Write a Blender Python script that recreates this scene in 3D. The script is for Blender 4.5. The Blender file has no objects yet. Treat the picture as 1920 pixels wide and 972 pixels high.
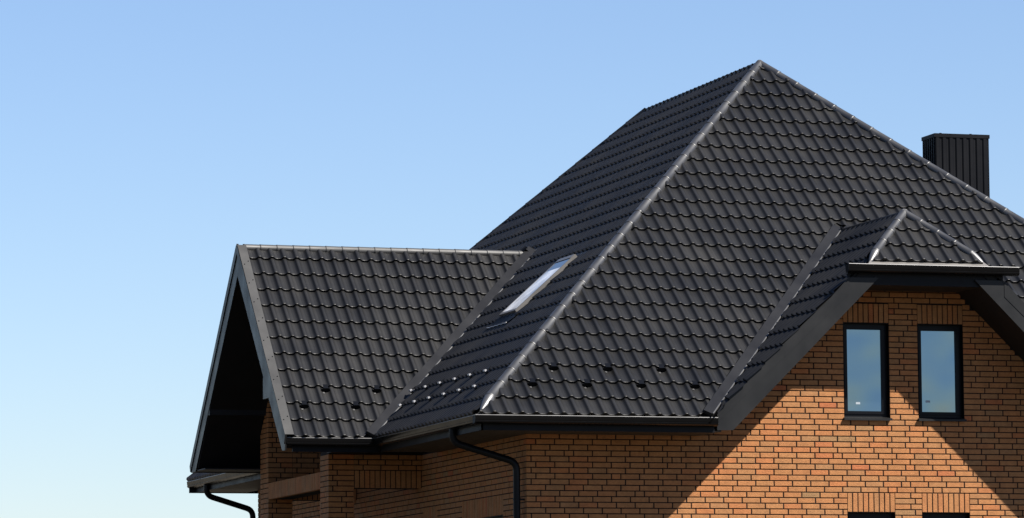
import bpy, math, random
from mathutils import Vector, Matrix
random.seed(7)
R = math.radians
scene = bpy.context.scene

# ------------------------------------------------------------------ camera
# x runs along the street front of the house, y goes back along its side,
# z = 0 lies on the brick course of the upper storey; the ground is GZ.
GZ = -4.5
cam_data = bpy.data.cameras.new('camera')
cam = bpy.data.objects.new('camera', cam_data)
scene.collection.objects.link(cam)
cr = Vector((0.95770992, -0.28764021, -0.00740331))
cu = Vector((-0.02217191, -0.09942648, 0.99479786))
cf = Vector((0.28687995, 0.95256364, 0.10159926))
cm = Matrix((cr, cu, -cf)).transposed().to_4x4()
CAM = Vector((-16.4903, -54.1713, -2.8868))
cm.translation = CAM
cam.matrix_world = cm
FPX = 8143.3
cam_data.sensor_width = 36
cam_data.lens = FPX / 1920 * 36
cam_data.clip_start = 0.5
cam_data.clip_end = 9000
scene.camera = cam

# ------------------------------------------------------------------ sky, sun, exposure
TO_SUN = Vector((0.86, -0.87, 1.357)).normalized()
SUN_EL = math.asin(TO_SUN.z)
world = bpy.data.worlds.new('World')
scene.world = world
world.use_nodes = True
wn = world.node_tree
bg = wn.nodes['Background']
sky = wn.nodes.new('ShaderNodeTexSky')
sky.sky_type = 'NISHITA'
sky.sun_disc = False
sky.sun_elevation = SUN_EL
sky.sun_rotation = math.atan2(TO_SUN.x, TO_SUN.y)
sky.altitude = 0
sky.air_density = 1.0
sky.dust_density = 0.28
sky.ozone_density = 6.0
wb = wn.nodes.new('ShaderNodeMix'); wb.data_type = 'RGBA'; wb.blend_type = 'MULTIPLY'
wb.inputs[0].default_value = 1; wb.inputs[7].default_value = (1.065, 0.988, 1.005, 1)      # white balance of the photograph
wn.links.new(sky.outputs[0], wb.inputs[6]); wn.links.new(wb.outputs[2], bg.inputs[0])
bg.inputs[1].default_value = 0.0525
sun_data = bpy.data.lights.new('sun', 'SUN')
sun_data.energy = 5.0
sun_data.angle = R(0.53)
sun_data.color = (1.0, 0.95, 0.87)
sun = bpy.data.objects.new('sun', sun_data)
scene.collection.objects.link(sun)
sun.rotation_euler = TO_SUN.to_track_quat('Z', 'Y').to_euler()
sun.location = (20, -30, 40)
scene.view_settings.view_transform = 'Standard'
scene.view_settings.look = 'None'
scene.view_settings.exposure = 1.54
scene.view_settings.gamma = 1
scene.cycles.max_bounces = 6
scene.cycles.use_denoising = True

# ------------------------------------------------------------------ materials
def nodes(name):
    m = bpy.data.materials.new(name); m.use_nodes = True
    nt = m.node_tree
    return m, nt, nt.nodes['Principled BSDF']
def N(nt, kind, **kw):
    n = nt.nodes.new(kind)
    for k, v in kw.items(): setattr(n, k, v)
    return n
def noise(nt, scale, detail=3, coord='Object', rough=0.55):
    tc = N(nt, 'ShaderNodeTexCoord'); ge = N(nt, 'ShaderNodeNewGeometry')
    n = N(nt, 'ShaderNodeTexNoise'); n.inputs['Scale'].default_value = scale
    n.inputs['Detail'].default_value = detail; n.inputs['Roughness'].default_value = rough
    nt.links.new(ge.outputs['Position'] if coord == 'World' else tc.outputs['Object'], n.inputs['Vector'])
    return n
def ramp(nt, src, stops):
    r = N(nt, 'ShaderNodeValToRGB')
    els = r.color_ramp.elements
    while len(els) < len(stops): els.new(0.5)
    for e, (p, c) in zip(els, stops):
        e.position = p; e.color = (*c, 1) if len(c) == 3 else c
    nt.links.new(src, r.inputs[0]); return r
def g(v): return (v, v, v)
def bump(nt, bsdf, src, strength, dist):
    b = N(nt, 'ShaderNodeBump'); b.inputs['Strength'].default_value = strength
    b.inputs['Distance'].default_value = dist
    nt.links.new(src, b.inputs['Height']); nt.links.new(b.outputs[0], bsdf.inputs['Normal'])

def metal_paint(name, col, rough, spread=0.12, spec=0.5, bumps=0.05, dust=0.0):
    """powder-coated sheet: even paint, slightly uneven gloss, thin dust"""
    m, nt, b = nodes(name)
    a = noise(nt, 2.3, 4, 'World'); f = noise(nt, 60, 2, 'World')
    lo = tuple(c * (1 - spread) for c in col); hi = tuple(c * (1 + spread) + dust for c in col)
    cr_ = ramp(nt, a.outputs[0], [(0.3, lo), (0.72, hi)])
    nt.links.new(cr_.outputs[0], b.inputs['Base Color'])
    rr = ramp(nt, a.outputs[0], [(0.3, g(rough - 0.05)), (0.7, g(rough + 0.07))])
    nt.links.new(rr.outputs[0], b.inputs['Roughness'])
    b.inputs['Specular IOR Level'].default_value = spec
    if bumps: bump(nt, b, f.outputs[0], bumps, 0.004)
    return m
M = {}
M['tile'] = metal_paint('graphite_tile_sheet', (0.0066, 0.0065, 0.0068), 0.46, 0.18, 0.25, 0.05, 0.0010)
def tile_paint():
    m, nt, b = nodes('graphite_tile_sheet')
    at = N(nt, 'ShaderNodeAttribute', attribute_name='tint')
    a = noise(nt, 1.1, 5, 'World', 0.6); sp = noise(nt, 42, 2, 'World', 0.5); f = noise(nt, 60, 2, 'World')
    t1 = ramp(nt, at.outputs['Fac'], [(0.0, (0.0052, 0.0052, 0.0056)), (0.5, (0.0066, 0.0065, 0.0068)), (1.0, (0.0082, 0.0080, 0.0080))])
    mu = N(nt, 'ShaderNodeMix', data_type='RGBA', blend_type='MULTIPLY'); mu.inputs[0].default_value = 1
    d1 = ramp(nt, a.outputs[0], [(0.28, g(0.72)), (0.5, g(1.0)), (0.75, (1.38, 1.34, 1.26))])
    nt.links.new(t1.outputs[0], mu.inputs[6]); nt.links.new(d1.outputs[0], mu.inputs[7])
    ad = N(nt, 'ShaderNodeMix', data_type='RGBA', blend_type='MIX')
    d2 = ramp(nt, sp.outputs[0], [(0.735, g(0.0)), (0.79, g(0.45))])
    nt.links.new(d2.outputs[0], ad.inputs[0]); nt.links.new(mu.outputs[2], ad.inputs[6]); ad.inputs[7].default_value = (0.035, 0.033, 0.030, 1)
    nt.links.new(ad.outputs[2], b.inputs['Base Color'])
    rr = ramp(nt, a.outputs[0], [(0.3, g(0.40)), (0.7, g(0.53))]); nt.links.new(rr.outputs[0], b.inputs['Roughness'])
    b.inputs['Specular IOR Level'].default_value = 0.25
    bump(nt, b, f.outputs[0], 0.05, 0.004)
    return m
M['tile'] = tile_paint()
M['cap'] = metal_paint('graphite_ridge_cap', (0.0095, 0.0095, 0.0105), 0.49, 0.15, 0.85, 0.03, 0.0005)
M['tip'] = metal_paint('hip_end_metal', (0.032, 0.032, 0.034), 0.45, 0.1, 0.9, 0.0)
M['gutter'] = metal_paint('gutter_metal', (0.0034, 0.0035, 0.0040), 0.22, 0.12, 0.14, 0.0)
M['trim'] = metal_paint('graphite_trim', (0.0100, 0.0101, 0.0106), 0.40, 0.15, 0.14, 0.06, 0.0010)
M['flash'] = metal_paint('weathered_flashing', (0.024, 0.0236, 0.0232), 0.5, 0.16, 0.3, 0.08, 0.004)
M['valley'] = metal_paint('valley_sheet', (0.0055, 0.0056, 0.0066), 0.30, 0.15, 0.12, 0.0, 0.0)
M['fascia'] = metal_paint('fascia_black', (0.0040, 0.0044, 0.0055), 0.5, 0.1, 0.10, 0)
M['bead'] = metal_paint('gutter_bead', (0.050, 0.050, 0.051), 0.30, 0.1, 0.6, 0)
M['pipe'] = metal_paint('downpipe_black', (0.0028, 0.0031, 0.0042), 0.38, 0.1, 0.12, 0)
M['cover'] = metal_paint('valley_cover_sheet', (0.0105, 0.0106, 0.0118), 0.32, 0.15, 0.12, 0.0, 0.0005)
M['ridge'] = metal_paint('wing_ridge_cap', (0.016, 0.016, 0.0165), 0.58, 0.15, 0.5, 0.0)
M['deck'] = metal_paint('roof_underlay', (0.005, 0.005, 0.0055), 0.8, 0.1, 0.2, 0)
M['soffit_dark'] = metal_paint('dark_soffit', (0.004, 0.004, 0.005), 0.6, 0.1, 0.3, 0)
M['frame'] = metal_paint('window_frame_anthracite', (0.0028, 0.0031, 0.0044), 0.38, 0.1, 0.10, 0)
M['chimney'] = metal_paint('chimney_sheet', (0.0040, 0.0042, 0.0054), 0.45, 0.12, 0.08, 0.03)
M['steel'] = metal_paint('bright_bracket', (0.30, 0.30, 0.31), 0.30, 0.1, 0.9, 0)  # pale metal; also paints the glints on the left-slope snow guards
M['lead'] = metal_paint('skylight_lining', (0.075, 0.070, 0.065), 0.42, 0.12, 0.6, 0.03)
M['sticker'] = metal_paint('white_sticker', (0.22, 0.25, 0.28), 0.6, 0.05, 0.3, 0)

m, nt, b = nodes('brown_wood_soffit')
a = noise(nt, 9, 4, 'World'); c_ = ramp(nt, a.outputs[0], [(0.3, (0.013, 0.008, 0.004)), (0.7, (0.026, 0.017, 0.008))])
nt.links.new(c_.outputs[0], b.inputs['Base Color']); b.inputs['Roughness'].default_value = 0.6
M['wood'] = m

m, nt, b = nodes('dark_mortar')
a = noise(nt, 45, 3, 'World'); c_ = ramp(nt, a.outputs[0], [(0.3, (0.006, 0.0048, 0.0045)), (0.75, (0.013, 0.011, 0.010))])
nt.links.new(c_.outputs[0], b.inputs['Base Color']); b.inputs['Roughness'].default_value = 0.95
b.inputs['Specular IOR Level'].default_value = 0.15
bump(nt, b, a.outputs[0], 0.4, 0.003)
M['mortar'] = m

def brick_shader(name, textured_wall=False):
    m, nt, b = nodes(name)
    if textured_wall:
        ge = N(nt, 'ShaderNodeNewGeometry'); sx = N(nt, 'ShaderNodeSeparateXYZ')
        nt.links.new(ge.outputs['Position'], sx.inputs[0])
        ad = N(nt, 'ShaderNodeMath', operation='ADD')
        nt.links.new(sx.outputs[0], ad.inputs[0]); nt.links.new(sx.outputs[1], ad.inputs[1])
        cx = N(nt, 'ShaderNodeCombineXYZ'); nt.links.new(ad.outputs[0], cx.inputs[0]); nt.links.new(sx.outputs[2], cx.inputs[1])
        bt = N(nt, 'ShaderNodeTexBrick'); nt.links.new(cx.outputs[0], bt.inputs['Vector'])
        bt.inputs['Color1'].default_value = (0.25, 0.12, 0.045, 1); bt.inputs['Color2'].default_value = (0.28, 0.12, 0.04, 1)
        bt.inputs['Mortar'].default_value = (0.025, 0.022, 0.02, 1)
        bt.inputs['Scale'].default_value = 1; bt.inputs['Brick Width'].default_value = 0.259
        bt.inputs['Row Height'].default_value = 0.075; bt.inputs['Mortar Size'].default_value = 0.006
        nt.links.new(bt.outputs['Color'], b.inputs['Base Color'])
    else:
        at = N(nt, 'ShaderNodeAttribute', attribute_name='tint')
        base = ramp(nt, at.outputs['Fac'], [(0.0, (0.205, 0.112, 0.048)), (0.22, (0.236, 0.112, 0.045)), (0.45, (0.262, 0.115, 0.042)),
                                            (0.70, (0.270, 0.112, 0.040)), (0.90, (0.290, 0.103, 0.035)), (1.0, (0.275, 0.086, 0.033))])
        n1 = noise(nt, 24, 4, 'World', 0.75); mp = N(nt, 'ShaderNodeMapping'); mp.inputs['Scale'].default_value = (1, 1, 3.2)
        nt.links.new(n1.inputs['Vector'].links[0].from_socket, mp.inputs['Vector']); nt.links.new(mp.outputs[0], n1.inputs['Vector'])
        n2 = noise(nt, 7, 2, 'World')
        mul = N(nt, 'ShaderNodeMix', data_type='RGBA', blend_type='MULTIPLY'); mul.inputs[0].default_value = 1
        d1 = ramp(nt, n1.outputs[0], [(0.25, g(0.55)), (0.45, g(0.93)), (0.75, g(1.22))])
        nt.links.new(base.outputs[0], mul.inputs[6]); nt.links.new(d1.outputs[0], mul.inputs[7])
        mul2 = N(nt, 'ShaderNodeMix', data_type='RGBA', blend_type='MULTIPLY'); mul2.inputs[0].default_value = 1
        d2 = ramp(nt, n2.outputs[0], [(0.3, g(0.84)), (0.7, g(1.08))])
        nt.links.new(mul.outputs[2], mul2.inputs[6]); nt.links.new(d2.outputs[0], mul2.inputs[7])
        nt.links.new(mul2.outputs[2], b.inputs['Base Color'])
        n3 = noise(nt, 70, 4, 'World', 0.75)
        bump(nt, b, n3.outputs[0], 0.75, 0.010)
    b.inputs['Roughness'].default_value = 0.85
    b.inputs['Specular IOR Level'].default_value = 0.25
    return m
M['brick'] = brick_shader('orange_clinker_brick')
M['brickwall'] = brick_shader('orange_brickwork_low', True)

def glass(name, base, ior, rough=0.0):
    m, nt, b = nodes(name)
    b.inputs['Base Color'].default_value = (*base, 1)
    b.inputs['Roughness'].default_value = rough; b.inputs['IOR'].default_value = ior
    a = noise(nt, 1.3, 1, 'World'); bump(nt, b, a.outputs[0], 0.8, 0.02)
    return m
M['glass'] = glass('window_glass', (0.006, 0.009, 0.012), 2.75)
M['glass'].node_tree.nodes['Principled BSDF'].inputs['Specular Tint'].default_value = (0.60, 0.84, 1.0, 1)
M['skyglass'] = glass('roof_window_glass', (0.03, 0.035, 0.04), 2.6)
M['painted_reflection'] = metal_paint('painted_cloud_reflection', (0.58, 0.58, 0.585), 0.20, 0.5, 0.5, 0)  # cloud reflection in the roof window, painted as a pale uneven colour

m, nt, b = nodes('dry_earth_and_grass')
a = noise(nt, 0.12, 5, 'World'); f = noise(nt, 6, 4, 'World')
c_ = ramp(nt, a.outputs[0], [(0.3, (0.048, 0.040, 0.026)), (0.5, (0.058, 0.046, 0.030)), (0.7, (0.032, 0.040, 0.017))])
mul = N(nt, 'ShaderNodeMix', data_type='RGBA', blend_type='MULTIPLY'); mul.inputs[0].default_value = 1
d_ = ramp(nt, f.outputs[0], [(0.3, g(0.75)), (0.7, g(1.1))])
nt.links.new(c_.outputs[0], mul.inputs[6]); nt.links.new(d_.outputs[0], mul.inputs[7])
nt.links.new(mul.outputs[2], b.inputs['Base Color']); b.inputs['Roughness'].default_value = 0.95
M['ground'] = m

# ------------------------------------------------------------------ helpers
COL = scene.collection
class MB:
    """collects faces; build() links them as ONE mesh object"""
    def __init__(s): s.v = []; s.f = []; s.t = []; s.tint = 0.5; s.key = {}
    def vert(s, p):
        s.v.append(tuple(p)); return len(s.v) - 1
    def face(s, pts):
        i0 = len(s.v); s.v.extend(tuple(p) for p in pts)
        s.f.append(tuple(range(i0, i0 + len(pts)))); s.t.append(s.tint)
    def grid(s, rows, close=False):
        base = len(s.v); n = len(rows[0])
        for r in rows: s.v.extend(tuple(p) for p in r)
        for j in range(len(rows) - 1):
            for i in range(n - 1 + (1 if close else 0)):
                k = (i + 1) % n
                s.f.append((base + j * n + i, base + j * n + k, base + (j + 1) * n + k, base + (j + 1) * n + i)); s.t.append(s.tint)
    def box(s, a, b):
        x0, y0, z0 = a; x1, y1, z1 = b
        i = len(s.v)
        s.v += [(x0,y0,z0),(x1,y0,z0),(x1,y1,z0),(x0,y1,z0),(x0,y0,z1),(x1,y0,z1),(x1,y1,z1),(x0,y1,z1)]
        for q in ((0,3,2,1),(4,5,6,7),(0,1,5,4),(1,2,6,5),(2,3,7,6),(3,0,4,7)):
            s.f.append(tuple(i + k for k in q)); s.t.append(s.tint)
    def prism(s, poly, off):
        """poly: list of 3D points, off: extrusion vector"""
        off = Vector(off); i = len(s.v); n = len(poly)
        s.v += [tuple(p) for p in poly] + [tuple(Vector(p) + off) for p in poly]
        s.f.append(tuple(range(i, i + n))); s.f.append(tuple(range(i + 2 * n - 1, i + n - 1, -1))); s.t += [s.tint] * 2
        for k in range(n):
            l = (k + 1) % n
            s.f.append((i + l, i + k, i + n + k, i + n + l)); s.t.append(s.tint)
    def tube(s, pts, r, seg=12, cap=True):
        rows = []; pts = [Vector(p) for p in pts]; up = None
        for k, p in enumerate(pts):
            d = (pts[min(k + 1, len(pts) - 1)] - pts[max(k - 1, 0)]).normalized()
            if up is None:
                up = d.orthogonal().normalized()
            up = (up - d * up.dot(d)).normalized(); w = d.cross(up)
            rr = r[k] if isinstance(r, (list, tuple)) else r
            rows.append([p + (up * math.cos(2*math.pi*q/seg) + w * math.sin(2*math.pi*q/seg)) * rr for q in range(seg)])
        s.grid(rows, close=True)
        if cap:
            s.face(rows[0][::-1]); s.face(rows[-1])
    def mesh(s, name, mat, smooth=None, recalc=False):
        me = bpy.data.meshes.new(name); me.from_pydata(s.v, [], s.f)
        if s.tint is not None:
            at = me.attributes.new('tint', 'FLOAT', 'FACE'); at.data.foreach_set('value', s.t)
        me.materials.append(mat)
        if recalc:
            import bmesh
            bm = bmesh.new(); bm.from_mesh(me); bmesh.ops.recalc_face_normals(bm, faces=bm.faces[:]); bm.to_mesh(me); bm.free()
        if smooth is not None:
            me.polygons.foreach_set('use_smooth', [True] * len(me.polygons)); me.set_sharp_from_angle(angle=R(smooth))
        me.update(); return me
    def build(s, name, mat, parent=None, smooth=None, recalc=True, label=None, kind=None):
        o = link(bpy.data.objects.new(name, s.mesh(name, mat, smooth, recalc)), parent)
        if label: o['label'] = label
        if kind: o['kind'] = kind
        return o
ROOT_INV = Matrix.Identity(4)
def link(o, parent=None):
    COL.objects.link(o)
    if parent is not None:
        o.parent = parent
        if parent is house: o.matrix_parent_inverse = ROOT_INV
    return o
def part(name, mat, parent, *boxes, label=None):
    b = MB()
    for bx in boxes: b.box(*bx)
    return b.build(name, mat, parent, label=label)

def px_area(pts):
    """size on the picture of a 3D polygon (to choose the pieces that show largest)"""
    q = []
    for p in pts:
        v = Vector(p) - CAM; z = v.dot(cf); q.append((960 + FPX * v.dot(cr) / z, 486 - FPX * v.dot(cu) / z))
    a = 0
    for i in range(len(q)):
        j = (i + 1) % len(q); a += q[i][0] * q[j][1] - q[j][0] * q[i][1]
    cxm = sum(p[0] for p in q) / len(q); cym = sum(p[1] for p in q) / len(q)
    if not (0 < cxm < 1920 and 0 < cym < 972): return 0.0
    return abs(a) / 2

# ------------------------------------------------------------------ measures of the house
OV, ZE = 0.961, 0.771                    # eave overhang and eave height
XA, YA, ZA, YB = 5.2926, 5.4387, 6.435, 10.7282   # main ridge: front end, back end
YBACK = 16.06                            # back eave
XR = 2 * XA + OV                         # right eave
WX, WY, WR, WZ, WB = -2.2336, 4.1033, 6.9757, 3.695, 9.95   # wing: gable x, eave y, ridge y, ridge z, back eave y
DX, DY, DZ, DYB = 5.306, -0.0974, 3.615, 2.43      # dormer ridge
DGZ = 2.826                              # dormer half-hip eave height
TD = 0.925                               # dormer slope
SOFF = 0.60                              # soffit height
CX, CY, CD = -1.364, 5.09, 8.71          # porch columns: face x, front y, back y
HOUSE_X1, HOUSE_Y1 = 2 * XA, 15.1

# ------------------------------------------------------------------ ground
gb = MB(); S = 4000
gb.face([(-S, -S, GZ), (S, -S, GZ), (S, S, GZ), (-S, S, GZ)])
go = gb.build('ground', M['ground']); go['kind'] = 'structure'

# ------------------------------------------------------------------ the house
house = bpy.data.objects.new('brick_house', None)
COL.objects.link(house); house.location = (5.3, 7.5, GZ)
house['label'] = 'orange brick house with black metal tile roof, dormer and open gabled side porch'
house['category'] = 'house'
ROOT_INV = Matrix.Translation((-5.3, -7.5, -GZ))

# ---- bricks
BP, BH, ZJ, JT, JV = 0.259, 0.075, 0.015, 0.0130, 0.0165    # brick pitch, course, joint phase, joint width
bricks = []   # (area, parent key, frame, u0, u1, z0, z1, depth)
def frame_point(fr, u, z, d):
    o, ux, nx = fr
    return (o[0] + ux[0] * u + nx[0] * d, o[1] + ux[1] * u + nx[1] * d, z)
def add_brick(key, fr, u0, u1, z0, z1, depth=0.07):
    if u1 - u0 < 0.03 or z1 - z0 < 0.03: return
    a = px_area([frame_point(fr, u0, z0, 0), frame_point(fr, u1, z0, 0), frame_point(fr, u1, z1, 0), frame_point(fr, u0, z1, 0)])
    bricks.append((a, key, fr, u0, u1, z0, z1, depth))
def lay(key, fr, u0, u1, z0, z1, holes=(), top=None, first_depth=None, seed=1, depth=0.07):
    rnd = random.Random(seed)
    shift, last = rnd.choice((0, .25, .5, .75)), 1
    k0 = math.ceil((z0 - ZJ) / BH - 0.01); k1 = math.floor((z1 - ZJ) / BH + 0.2)
    for k in range(k0, k1):
        za, zb = ZJ + k * BH + JT / 2, ZJ + (k + 1) * BH - JT / 2
        spans = [(u0, u1)]
        for h in holes:
            if zb > h[2] + 0.02 and za < h[3] - 0.02:
                ns = []
                for s0, s1 in spans:
                    if h[1] <= s0 or h[0] >= s1: ns.append((s0, s1))
                    else:
                        if h[0] > s0: ns.append((s0, h[0]))
                        if h[1] < s1: ns.append((h[1], s1))
                spans = ns
        # raking bond: every course is shifted a quarter brick against the one below
        step = rnd.choice((-1, 1)) if rnd.random() < 0.45 else -last
        last = step; shift = (shift + step * 0.25) % 1.0
        u = u0 - BP * shift
        cuts = []
        while u < u1:
            cuts.append(u)
            L = BP * 0.5 if rnd.random() < 0.045 else BP
            if L < BP: shift = (shift + 0.5) % 1.0
            u += L
        for s0, s1 in spans:
            cc = [s0] + [c for c in cuts if s0 + 0.055 < c < s1 - 0.055] + [s1]
            for c, d in zip(cc, cc[1:]):
                if top and zb > (top(c) + top(d)) / 2: continue
                ca = c + (JV / 2 if c > s0 + 1e-6 else 0.0); da = d - (JV / 2 if d < s1 - 1e-6 else 0.0)
                add_brick(key, fr, ca, da, za, zb, first_depth if (first_depth and c <= u0 + 1e-6) else depth)
def soldier(key, fr, u0, u1, z0, z1, depth=0.07):
    n = max(1, round((u1 - u0) / 0.0765)); w = (u1 - u0) / n
    for i in range(n):
        add_brick(key, fr, u0 + i * w + JT / 2, u0 + (i + 1) * w - JT / 2, z0 + JT / 2, z1 - JT / 2, depth)

WIN = [(4.440, 5.100, 0.853, 2.140), (5.508, 6.172, 0.853, 2.140)]
WLO = [(4.465, 5.150, -1.75, -0.398), (5.533, 6.226, -1.75, -0.398)]
SWIN = [(1.085, 3.05, -1.75, -0.410), (4.32, 5.04, -1.75, -0.410)]     # openings of the side wall (u = y)
SOLD_F = [(w[0], w[1], w[3], w[3] + 0.265) for w in WIN] + [(w[0], w[1], w[3], -0.135) for w in WLO]
SOLD_S = [(w[0], w[1], w[3], -0.135) for w in SWIN]
FR_F = ((0, 0), (1, 0), (0, 1)); FR_S = ((0, 0), (0, 1), (1, 0))
def gable_top(x):
    return max(SOFF + 0.02, DZ - TD * abs(x - DX) - 0.20)
MIN_Z = -1.185
lay('front', FR_F, 0, HOUSE_X1, MIN_Z, 3.3, WIN + WLO + SOLD_F, gable_top, 0.118, 3)
for s_ in SOLD_F: soldier('front', FR_F, *s_)
lay('side', FR_S, 0.125, HOUSE_Y1, MIN_Z, SOFF + 0.02, SWIN + SOLD_S, None, None, 5)
for s_ in SOLD_S: soldier('side', FR_S, *s_)
# porch columns and beams
CW = 0.372
def column(key, y0, y1, z1, seed):
    lay(key, ((CX, y0), (1, 0), (0, 1)), 0, CW, MIN_Z, z1, (), None, 0.118, seed)          # front
    lay(key, ((CX, y0), (0, 1), (1, 0)), 0.125, y1 - y0, MIN_Z, z1, (), None, None, seed + 1)  # street side
column('colB', CY, CY + 0.486, 0.67, 21)
column('colA', CD, CD + 0.50, 1.78, 31)
FRB = ((CX, CY), (1, 0), (0, 1)); FRA = ((CX, CD), (1, 0), (0, 1)); FRL = ((CX, CY), (0, 1), (1, 0))
lay('beamB', FRB, CW + 0.006, -CX - 0.004, 0.385, 0.67, (), None, None, 41)
soldier('beamB', FRB, CW + 0.006, -CX - 0.004, 0.135, 0.390)
lay('beamA', FRA, CW + 0.006, -CX - 0.004, 0.385, 1.78, (), None, None, 43)
soldier('beamA', FRA, CW + 0.006, -CX - 0.004, 0.135, 0.390)
soldier('beamL', FRL, 0.49, CD - CY - 0.004, 0.135, 0.390)

# ---- wall bodies (mortar), set back behind the brick faces
RB = 0.0085
def wall_cells(mb, fr, us, zs, holes, d):
    for i in range(len(us) - 1):
        for j in range(len(zs) - 1):
            uc, zc = (us[i] + us[i+1]) / 2, (zs[j] + zs[j+1]) / 2
            if any(h[0] < uc < h[1] and h[2] < zc < h[3] for h in holes): continue
            mb.face([frame_point(fr, us[i], zs[j], d), frame_point(fr, us[i+1], zs[j], d), frame_point(fr, us[i+1], zs[j+1], d), frame_point(fr, us[i], zs[j+1], d)])
def uniq(l): return sorted(set(round(x, 4) for x in l))
w = MB()
us = uniq([RB, HOUSE_X1 - RB] + [h[0] for h in WIN + WLO] + [h[1] for h in WIN + WLO])
wall_cells(w, FR_F, us, uniq([-1.9, -1.75, -0.398, SOFF + 0.03]), WLO, RB)
gx = uniq([2.35, DX, 8.26] + [h[0] for h in WIN] + [h[1] for h in WIN])
for i in range(len(gx) - 1):
    a, b_ = gx[i], gx[i+1]; hole = [h for h in WIN if h[0] < (a + b_) / 2 < h[1]]
    ta, tb = DZ - TD * abs(a - DX) - 0.18, DZ - TD * abs(b_ - DX) - 0.18
    z0 = SOFF + 0.03
    ta, tb = max(ta, z0), max(tb, z0)
    segs = [(z0, z0, hole[0][2], hole[0][2]), (hole[0][3], hole[0][3], ta, tb)] if hole else [(z0, z0, ta, tb)]
    for q in segs: w.face([(a, RB, q[0]), (b_, RB, q[1]), (b_, RB, q[3]), (a, RB, q[2])])
front_wall = w.build('front_wall', M['mortar'], house, label='street front of orange bricks with two upper windows')
w = MB()
us = uniq([RB, HOUSE_Y1] + [h[0] for h in SWIN] + [h[1] for h in SWIN])
wall_cells(w, FR_S, us, uniq([-1.9, -1.75, -0.41, SOFF + 0.03]), SWIN, RB)
side_wall = w.build('side_wall', M['mortar'], house)
# lower storey, back and right-hand wall (not in the picture)
w = MB()
w.box((0.004, 0.004, GZ - 0.2), (HOUSE_X1, HOUSE_Y1, -1.9))
lower = w.build('lower_wall', M['brickwall'], house)
w = MB()
w.face([(HOUSE_X1, RB, -1.9), (HOUSE_X1, HOUSE_Y1, -1.9), (HOUSE_X1, HOUSE_Y1, SOFF), (HOUSE_X1, RB, SOFF)])
w.face([(RB, HOUSE_Y1, -1.9), (HOUSE_X1, HOUSE_Y1, -1.9), (HOUSE_X1, HOUSE_Y1, SOFF), (RB, HOUSE_Y1, SOFF)])
w.build('rear_wall', M['brickwall'], house)
w = MB(); w.box((0.5, 0.5, -1.6), (HOUSE_X1 - .5, HOUSE_Y1 - .5, -1.5)); w.build('upper_floor', M['deck'], house)

WALLS = {'front': front_wall, 'side': side_wall}
def body(key, name, a, b_):
    mb = MB(); mb.box(a, b_); WALLS[key] = mb.build(name, M['mortar'], house)
body('colB', 'porch_column', (CX + RB, CY + RB, GZ), (CX + CW - RB, CY + 0.486 - RB, 0.66))
body('colA', 'porch_column', (CX + RB, CD + RB, GZ), (CX + CW - RB, CD + 0.50 - RB, 1.77))
body('beamB', 'porch_beam', (CX + CW - RB + .002, CY + RB, 0.143), (0.0, CY + 0.40, 0.655))
body('beamA', 'porch_beam', (CX + CW - RB + .002, CD + RB, 0.143), (0.0, CD + 0.40, 1.765))
body('beamL', 'porch_beam', (CX + RB, CY + 0.486 - RB + .002, 0.143), (CX + CW - RB - .02, CD + RB - .002, 0.384))

# ---- the bricks: the 300 that show largest one by one, the rest joined
rb = random.Random(99)
def brick_geo(mb, pt, u0, u1, z0, z1, depth, jit):
    c = 0.0035
    d0 = jit[0]
    o_ = [(u0, z0), (u1, z0), (u1, z1), (u0, z1)]
    i_ = [(u0 + c, z0 + c), (u1 - c, z0 + c), (u1 - c, z1 - c), (u0 + c, z1 - c)]
    tl = jit[1]
    back = [pt(u, z, depth) for u, z in o_]
    mid = [pt(u, z, d0 + c * 0.9) for u, z in o_]
    fro = [pt(u, z, d0 + tl * (1 if z > (z0 + z1) / 2 else -1)) for u, z in i_]
    mb.face(fro)
    for k in range(4):
        l = (k + 1) % 4
        mb.face([mid[k], mid[l], fro[l], fro[k]]); mb.face([back[k], back[l], mid[l], mid[k]])
bricks.sort(key=lambda t: -t[0])
single, rest = bricks[:300], bricks[300:]
variants = {}
for a, key, fr, u0, u1, z0, z1, depth in single:
    L, H = round(u1 - u0, 3), round(z1 - z0, 3)
    vk = (L, H, depth, fr[1], rb.randrange(9))
    if vk not in variants:
        mb = MB(); mb.tint = min(1, max(0, rb.gauss(0.50, 0.19)))
        brick_geo(mb, lambda u, z, d: (fr[1][0] * u + fr[2][0] * d, fr[1][1] * u + fr[2][1] * d, z), 0, L, 0, H, depth,
                  (rb.uniform(-0.0015, 0.0015), rb.uniform(-0.0006, 0.0006)))
        variants[vk] = mb.mesh('brick', M['brick'], recalc=True)
    o = bpy.data.objects.new('brick', variants[vk]); o.location = frame_point(fr, u0, z0, 0)
    link(o, WALLS[key])
mb = MB()
for a, key, fr, u0, u1, z0, z1, depth in rest:
    mb.tint = min(1, max(0, rb.gauss(0.50, 0.19)))
    brick_geo(mb, lambda u, z, d: frame_point(fr, u, z, d), u0, u1, z0, z1, depth, (rb.uniform(-0.0015, 0.0015), rb.uniform(-0.0006, 0.0006)))
mb.build('brick', M['brick'], house, kind='stuff')

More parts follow.
